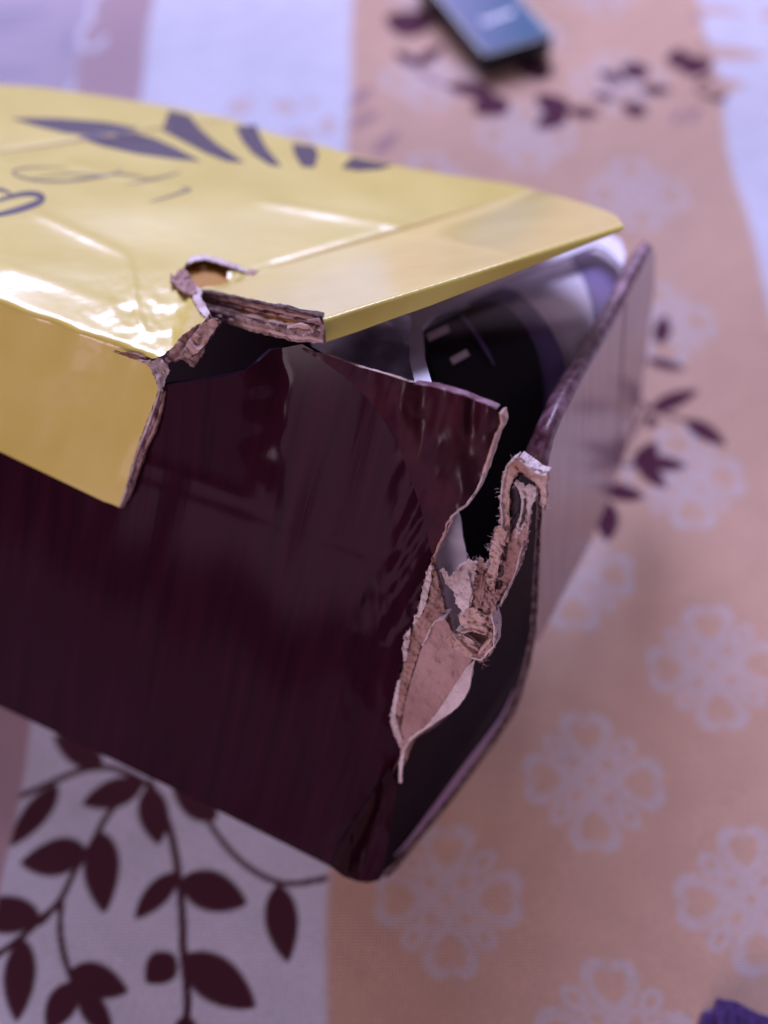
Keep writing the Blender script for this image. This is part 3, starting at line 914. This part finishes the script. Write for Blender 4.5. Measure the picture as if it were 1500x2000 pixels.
def flower(fx, fy, R, rot=0.0):
    dx, dy = (qx - fx) / R, (qy - fy) / R
    sel = np.where((np.abs(dx) < 1.15) & (np.abs(dy) < 1.15))[0]
    if len(sel) == 0: return
    dx, dy = dx[sel], dy[sel]
    m = np.zeros(len(sel))
    for k in range(4):
        c, s = math.cos(k * math.pi / 2 + rot), math.sin(k * math.pi / 2 + rot)
        a, b = dx * c + dy * s, -dx * s + dy * c
        ho = heart(a, b - .62, .36)
        hi = heart(a, b - .66, .205)
        out = 1 - sst(ho, -.10, .10)
        inn = 1 - sst(hi, -.10, .12)
        m = np.maximum(m, out * (1 - inn))
        pet = np.exp(-((a / .13) ** 4)) * sst(b, .02, .10) * (1 - sst(b, .40, .52))
        m = np.maximum(m, pet * .95)
        c, s = math.cos(k * math.pi / 2 + math.pi / 4), math.sin(k * math.pi / 2 + math.pi / 4)
        a, b = dx * c + dy * s, -dx * s + dy * c
        el = np.sqrt((a / .145) ** 2 + ((b - .74) / .21) ** 2)
        m = np.maximum(m, (1 - sst(el, .9, 1.1)) * sst(el, .30, .55))
        el = np.sqrt((a / .16) ** 2 + ((b - .33) / .26) ** 2)
        m = np.maximum(m, (1 - sst(el, .9, 1.15)) * .9)
        el = np.sqrt((a / .075) ** 2 + ((b - .36) / .11) ** 2)
        m *= sst(el, .6, 1.1)
    el = np.sqrt((dx / .07) ** 2 + (dy / .07) ** 2)
    m *= sst(el, .5, 1.2)
    col[sel] = mixc(col[sel], np.array([.74, .69, .76]), m * .54 * tanm[sel])


for i in range(-8, 14):
    for j in range(-6, 12):
        base = .0165 + i * .0380
        u_ = (base + .0140) % period
        if u_ > .1445 or base < -.09: continue
        flower(base, (.077 if i % 2 == 0 else .1075) + j * .0633 - .0633, .0176, 0)


def blob(base, tip, wpx, color, round_=False, w=1.0):
    """a printed leaf: almond between two points of the photo, laid in cloth coordinates"""
    a, b = G(*base), G(*tip)
    z = np.linalg.norm(np.append((a + b) / 2, 0) - C0)
    zc = ((np.append((a + b) / 2, 0) - C0) @ FW)
    wm = wpx / F * zc / 2
    d = b - a
    Ln = np.linalg.norm(d)
    d = d / Ln
    sel = np.where((np.abs(qx - (a[0] + b[0]) / 2) < Ln) & (np.abs(qy - (a[1] + b[1]) / 2) < Ln))[0]
    rx, ry = qx[sel] - a[0], qy[sel] - a[1]
    s = (rx * d[0] + ry * d[1]) / Ln
    q = np.abs(-rx * d[1] + ry * d[0])
    sc = np.clip(s, 0, 1)
    prof = wm * (np.sin(math.pi * sc ** .82) ** .72)
    m = (1 - sst(q - prof, -.0005, .0005)) * (s > 0) * (s < 1)
    col[sel] = mixc(col[sel], color, m * w)


def stem(pts, wpx, color, w=1.0):
    P = np.array(pts, float)
    for _ in range(2):
        o = [P[0]]
        for a, b in zip(P[:-1], P[1:]): o += [a * .75 + b * .25, a * .25 + b * .75]
        P = np.array(o + [P[-1]])
    g = np.array([G(*p) for p in P])
    wm = wpx / F * .34 / 2
    for a, b in zip(g[:-1], g[1:]):
        pad = wm * 3
        sel = np.where((qx > min(a[0], b[0]) - pad) & (qx < max(a[0], b[0]) + pad) & (qy > min(a[1], b[1]) - pad) & (qy < max(a[1], b[1]) + pad))[0]
        d = b - a
        L2 = max(d @ d, 1e-12)
        s = np.clip(((qx[sel] - a[0]) * d[0] + (qy[sel] - a[1]) * d[1]) / L2, 0, 1)
        q = np.hypot(qx[sel] - a[0] - s * d[0], qy[sel] - a[1] - s * d[1])
        col[sel] = mixc(col[sel], color, (1 - sst(q, wm * .6, wm * 1.3)) * w)


# lower left sprays
for b, t, wd in (((108, 1532), (14, 1650), 56), ((172, 1668), (38, 1682), 76), ((196, 1628), (211, 1788), 72), ((80, 1794), (-70, 1768), 72), ((45, 1832), (28, 1994), 62),
                 ((133, 1902), (252, 1938), 66), ((140, 1922), (84, 2016), 62), ((152, 1936), (214, 2030), 52), ((346, 1704), (271, 1797), 48), ((356, 1716), (487, 1764), 76),
                 ((344, 1862), (288, 1918), 62), ((362, 1862), (494, 1964), 84), ((549, 1732), (566, 1882), 68), ((272, 1536), (158, 1572), 62), ((284, 1540), (310, 1652), 58),
                 ((20, 1556), (36, 1448), 20), ((196, 1500), (104, 1432), 52), ((362, 1976), (352, 2080), 52), ((20, 1360), (-60, 1440), 60), ((-20, 1880), (-120, 1960), 70), ((420, 1600), (330, 1530), 60)):
    blob(b, t, wd, DARK)
for p, wd in (([(18, 1556), (60, 1540), (105, 1522), (150, 1505), (205, 1498), (250, 1515), (290, 1540)], 12), ([(285, 1530), (318, 1590), (338, 1650), (352, 1715), (361, 1790), (360, 1860), (367, 1930), (360, 2010)], 13),
              ([(245, 1550), (205, 1598), (184, 1650), (150, 1700), (120, 1765), (78, 1798), (30, 1840), (-40, 1885)], 12), ([(122, 1765), (118, 1830), (130, 1895), (150, 1940)], 11),
              ([(395, 1590), (430, 1640), (480, 1690), (545, 1728), (590, 1732), (640, 1722)], 10), ([(96, 1785), (80, 1800)], 14)):
    stem(p, wd, DARK)
# right spray beside the end panel
DK2 = np.array([.10, .018, .050])
for b, t, wd in (((1284, 678), (1298, 620), 32), ((1262, 709), (1334, 728), 26), ((1272, 806), (1360, 768), 38), ((1344, 826), (1422, 874), 40), ((1260, 828), (1288, 826), 28), ((1244, 916), (1284, 866), 44),
                 ((1262, 902), (1346, 916), 36), ((1250, 905), (1300, 956), 36), ((1180, 948), (1258, 970), 40), ((1186, 972), (1186, 1052), 46), ((1242, 790), (1226, 752), 26), ((1196, 860), (1216, 810), 30)):  # last two put leaves mirrored in the end panel into the cloth colour
    blob(b, t, wd, DK2)
for p in ([(1225, 720), (1240, 780), (1262, 800), (1300, 812), (1346, 828)], [(1262, 800), (1235, 850), (1200, 900), (1185, 950), (1182, 985)], [(1200, 905), (1245, 908)], [(1215, 690), (1264, 708)]):
    stem(p, 9, DK2, .9)
# far sprays
for b, t, wd in (((838, 50), (755, 28), 58), ((815, 126), (776, 94), 22), ((815, 126), (868, 84), 22), ((958, 186), (868, 168), 34), ((984, 196), (926, 226), 50), ((1078, 130), (1008, 136), 50), ((1108, 222), (1046, 182), 44),
                 ((1106, 220), (1044, 250), 34), ((1112, 214), (1172, 226), 26), ((1216, 162), (1166, 136), 24), ((1262, 152), (1216, 124), 42), ((1248, 178), (1312, 176), 24), ((1194, 192), (1152, 184), 18), ((1258, 226), (1212, 204), 32),
                 ((1304, 124), (1392, 108), 50), ((1368, 152), (1408, 198), 42), ((850, 30), (880, -30), 40), ((800, 60), (840, 10), 40), ((1340, 150), (1380, 90), 40)):
    blob(b, t, wd * 1.4, DK2)
for p in ([(815, 120), (840, 160), (870, 170), (950, 185), (985, 200)], [(1060, 215), (1110, 220), (1160, 215), (1195, 190), (1250, 175)], [(1190, 190), (1230, 210)], [(1370, 80), (1385, 130), (1375, 160)]):
    stem(p, 6, DK2, .5)
for b, t, wd in (((686, 216), (722, 172), 28), ((688, 258), (742, 222), 28), ((735, 312), (782, 264), 28), ((830, 150), (870, 168), 16), ((1316, 240), (1334, 214), 18), ((1345, 235), (1368, 205), 18), ((1352, 30), (1370, 46), 16), ((810, 130), (850, 160), 14)):
    blob(b, t, wd, PALE, w=.7)
for b, t, wd in (((1330, 100), (1500, 118), 44), ((1360, 172), (1450, 168), 44), ((1290, 14), (1470, 34), 28), ((1480, 40), (1560, 20), 30)):
    blob(b, t, wd, TAN, w=.9)
for b, t, wd in (((446, 218), (490, 190), 30), ((530, 198), (578, 216), 26), ((596, 208), (618, 196), 18), ((642, 270), (640, 228), 24), ((560, 262), (620, 270), 26)):
    blob(b, t, wd * 1.4, TAN * .6 + WHITE * .4, w=.9)
# mauve band and grey lilac field, far left
mb = mauve * (1 - sst(-qx, .1215, .1235))
col = mixc(col, np.array([.56, .40, .44]), mb)
lf = sst(-qx, .1215, .1235)
col = mixc(col, np.array([.58, .50, .60]), lf)
for b, t, wd in (((-60, 30), (100, 22), 26), ((-40, 52), (60, 48), 24), ((-60, 140), (80, 138), 18), ((132, 110), (138, 58), 14)):
    blob(b, t, wd, np.array([.40, .36, .50]), w=.8)
stem([(196, -20), (172, 20), (186, 36), (166, 60), (158, 90), (176, 98), (202, 86), (205, 74)], 17, WHITE)
stem([(140, 158), (128, 172)], 16, WHITE, .8)

# gentle rumples, and the fold of cloth the box rests on
pz = .0010 * np.sin(px * 33 + py * 21) + .0008 * np.sin(py * 52 - px * 17 + 2) + .0007 * np.sin(px * 75 + 1) * np.sin(py * 40)
vis = np.exp(-((px - .12) / .08) ** 2)
rel = np.stack([px - B1[0], py - B1[1]], 1)
se, sb = rel @ E[:2], rel @ BK[:2]
foot = sst(sb, .008, .024) * (1 - sst(sb, .085, .10)) * (1 - sst(se, .086, .097)) * sst(se, -.30, -.26)
pz = pz + foot * (.0265 - .026 * np.clip(sb / .105, 0, 1))
nx, ny = len(xs), len(ys)
me = bpy.data.meshes.new('tablecloth')
me.vertices.add(nx * ny)
me.vertices.foreach_set('co', np.stack([px, py, pz], 1).astype(np.float32).ravel())
ii = (np.arange(ny - 1)[:, None] * nx + np.arange(nx - 1)[None, :]).ravel()
quads = np.stack([ii, ii + 1, ii + nx + 1, ii + nx], 1).astype(np.int32)
me.loops.add(quads.size)
me.loops.foreach_set('vertex_index', quads.ravel())
me.polygons.add(len(quads))
me.polygons.foreach_set('loop_start', np.arange(0, quads.size, 4, dtype=np.int32))
me.polygons.foreach_set('loop_total', np.full(len(quads), 4, np.int32))
me.polygons.foreach_set('use_smooth', np.ones(len(quads), bool))
me.update()
ca = me.color_attributes.new('print', 'FLOAT_COLOR', 'POINT')  # cloth print plus the leaves mirrored in the end panel
ca.data.foreach_set('color', np.hstack([col, np.ones((len(col), 1))]).astype(np.float32).ravel())
cm = mat('printed_cotton', (.8, .8, .8), .9, .15)
at_n = N(cm, 'ShaderNodeAttribute', attribute_name='print')
tc = N(cm, 'ShaderNodeTexCoord')
nz = N(cm, 'ShaderNodeTexNoise')
nz.inputs['Scale'].default_value = 1300
nz.inputs['Detail'].default_value = 3
mr = N(cm, 'ShaderNodeMapRange')
mr.inputs['To Min'].default_value = .70
mr.inputs['To Max'].default_value = 1.26
mx = N(cm, 'ShaderNodeVectorMath', operation='SCALE')
L(cm, tc.outputs['Object'], nz.inputs['Vector'])
L(cm, nz.outputs['Fac'], mr.inputs['Value'])
L(cm, at_n.outputs['Color'], mx.inputs[0])
L(cm, mr.outputs['Result'], mx.inputs['Scale'])
L(cm, mx.outputs[0], bsdf(cm).inputs['Base Color'])
bsdf(cm).inputs['Sheen Weight'].default_value = .15
wv = N(cm, 'ShaderNodeTexWave')
wv.inputs['Scale'].default_value = 420
wv2 = N(cm, 'ShaderNodeTexWave')
wv2.bands_direction = 'Y'
wv2.inputs['Scale'].default_value = 420
for v_ in (wv, wv2): L(cm, tc.outputs['Object'], v_.inputs['Vector'])
ad = N(cm, 'ShaderNodeMath', operation='ADD')
L(cm, wv.outputs['Fac'], ad.inputs[0])
L(cm, wv2.outputs['Fac'], ad.inputs[1])
bp = N(cm, 'ShaderNodeBump')
bp.inputs['Strength'].default_value = .6
bp.inputs['Distance'].default_value = .0003
L(cm, ad.outputs[0], bp.inputs['Height'])
L(cm, bp.outputs['Normal'], bsdf(cm).inputs['Normal'])
me.materials.append(cm)
cloth = bpy.data.objects.new('tablecloth', me)
COL.objects.link(cloth)
cloth['kind'] = 'structure'

# ------------------------------------------------------------------ small memory stick at the top
def prism(name, ring, z0, z1, m, parent, bev=.0):
    """closed ring of ground points extruded between two heights with a bevelled top"""
    ring = np.asarray(ring)
    c = ring.mean(0)
    n = len(ring)
    lay = [(0, z0), (0, z1 - bev), (bev * .35, z1 - bev * .3), (bev, z1)] if bev else [(0, z0), (0, z1)]
    V = []
    for ins, z in lay:
        d = ring - c
        ln = np.linalg.norm(d, axis=1)[:, None]
        p = c + d * (1 - ins / ln)
        V += [(a, b, z) for a, b in p]
    Fc = []
    for k in range(len(lay) - 1):
        for i in range(n): Fc.append((k * n + i, k * n + (i + 1) % n, (k + 1) * n + (i + 1) % n, (k + 1) * n + i))
    Fc.append([(len(lay) - 1) * n + i for i in range(n)])
    Fc.append(list(range(n))[::-1])
    return link(name, np.array(V), Fc, [m], parent, smooth=False)


def rrect(a, b, wd, r, k=5):
    """rounded rectangle from end a to end b (ground), width wd"""
    a, b = np.array(a), np.array(b)
    d = nrm(b - a)
    q = np.array([-d[1], d[0]])
    pts = []
    for (c, s0) in (((b - d * r) + q * (wd / 2 - r), math.pi / 2), ((b - d * r) - q * (wd / 2 - r), 0), ((a + d * r) - q * (wd / 2 - r), -math.pi / 2), ((a + d * r) + q * (wd / 2 - r), -math.pi)):
        for i in range(k + 1):
            an = s0 - (math.pi / 2) * i / k
            pts.append(c + r * (d * math.cos(an) + q * math.sin(an)))
    return np.array(pts)[::-1]


zt = .0095
pa, pb = at(950, 108, zt)[:2], at(1069, 60, zt)[:2]
pc = at(862, 0, zt)[:2]
axis = nrm(pa - pc)
qn = np.array([-axis[1], axis[0]])
wd_ = abs((pb - pa) @ qn)
e1 = (pa + (pa + qn * ((pb - pa) @ qn))) / 2 + axis * .001
e0 = e1 - axis * .062
stick = empty('memory_stick', (float(e1[0]), float(e1[1]), .001))
tag(stick, 'small black memory stick with shiny blue face at the top edge', 'memory stick')
mb_ = mat('black_stick_plastic', (.008, .010, .014), .3, .5)
mt_ = mat('teal_glossy_face', (.030, .13, .24), .55, .15, .03, .12)
tcs = N(mt_, 'ShaderNodeTexCoord')
sxs = N(mt_, 'ShaderNodeSeparateXYZ')
mrs = N(mt_, 'ShaderNodeMapRange')
mrs.inputs['From Min'].default_value = .020
mrs.inputs['From Max'].default_value = .055
rps = N(mt_, 'ShaderNodeValToRGB')
for e_, c_ in zip(rps.color_ramp.elements, ((.20, .20, .36, 1), (.010, .085, .19, 1))): e_.color = c_
L(mt_, tcs.outputs['Object'], sxs.inputs[0])
L(mt_, sxs.outputs['X'], mrs.inputs['Value'])
L(mt_, mrs.outputs['Result'], rps.inputs['Fac'])
L(mt_, rps.outputs['Color'], bsdf(mt_).inputs['Base Color'])
mw_ = mat('white_reflected_mark', (.75, .75, .85), .5)
prism('body', rrect(e0, e1, wd_ + .003, .0035), .0015, zt, mb_, stick, .0012)
prism('face', rrect(e0 + axis * .002, e1 - axis * .0022, wd_ - .001, .0018), zt - .0005, zt + .0003, mt_, stick)
for a, b, wd in (((945, 46), (1002, 24), .0022), ((940, 38), (950, 50), .0018)):
    a, b = at(*a, zt)[:2], at(*b, zt)[:2]
    prism('reflected_mark', rrect(a, b, wd, .0006, 3), zt + .0002, zt + .00045, mw_, stick)  # white reflection on the face, built as pale strokes

# ------------------------------------------------------------------ purple ribbed clip in the lower right corner
zc = .006
cc = at(1500, 2040, 0)[:2]
clip_ = empty('ribbed_clip', (float(cc[0]), float(cc[1]), .001))
tag(clip_, 'dark purple ribbed plastic clip cut off by the lower right corner', 'clip')
mp = mat('purple_ribbed_plastic', (.075, .035, .17), .45, .5)
mottle(mp, (.05, .022, .12), (.10, .05, .22), 500)


def gring(pts, z): return np.array([at(x, y, z)[:2] for x, y in pts])


prism('base', gring([(1366, 2012), (1376, 1974), (1398, 1964), (1560, 2040), (1540, 2120), (1400, 2110)][::-1], zc), .0012, zc, mp, clip_, .0006)
prism('top_plate', gring([(1396, 1975), (1402, 1948), (1440, 1955), (1482, 1978), (1530, 1990), (1570, 2020), (1550, 2090), (1430, 2080)][::-1], zc + .003), zc - .0002, zc + .003, mp, clip_, .0006)
for k in range(7):
    a = at(1412 + k * 20, 1962 + k * 9, zc + .0032)[:2]
    b = at(1400 + k * 20, 2060 + k * 9, zc + .0032)[:2]
    prism('rib', rrect(a, b, .0012, .0005, 3), zc + .0028, zc + .0038, mp, clip_)
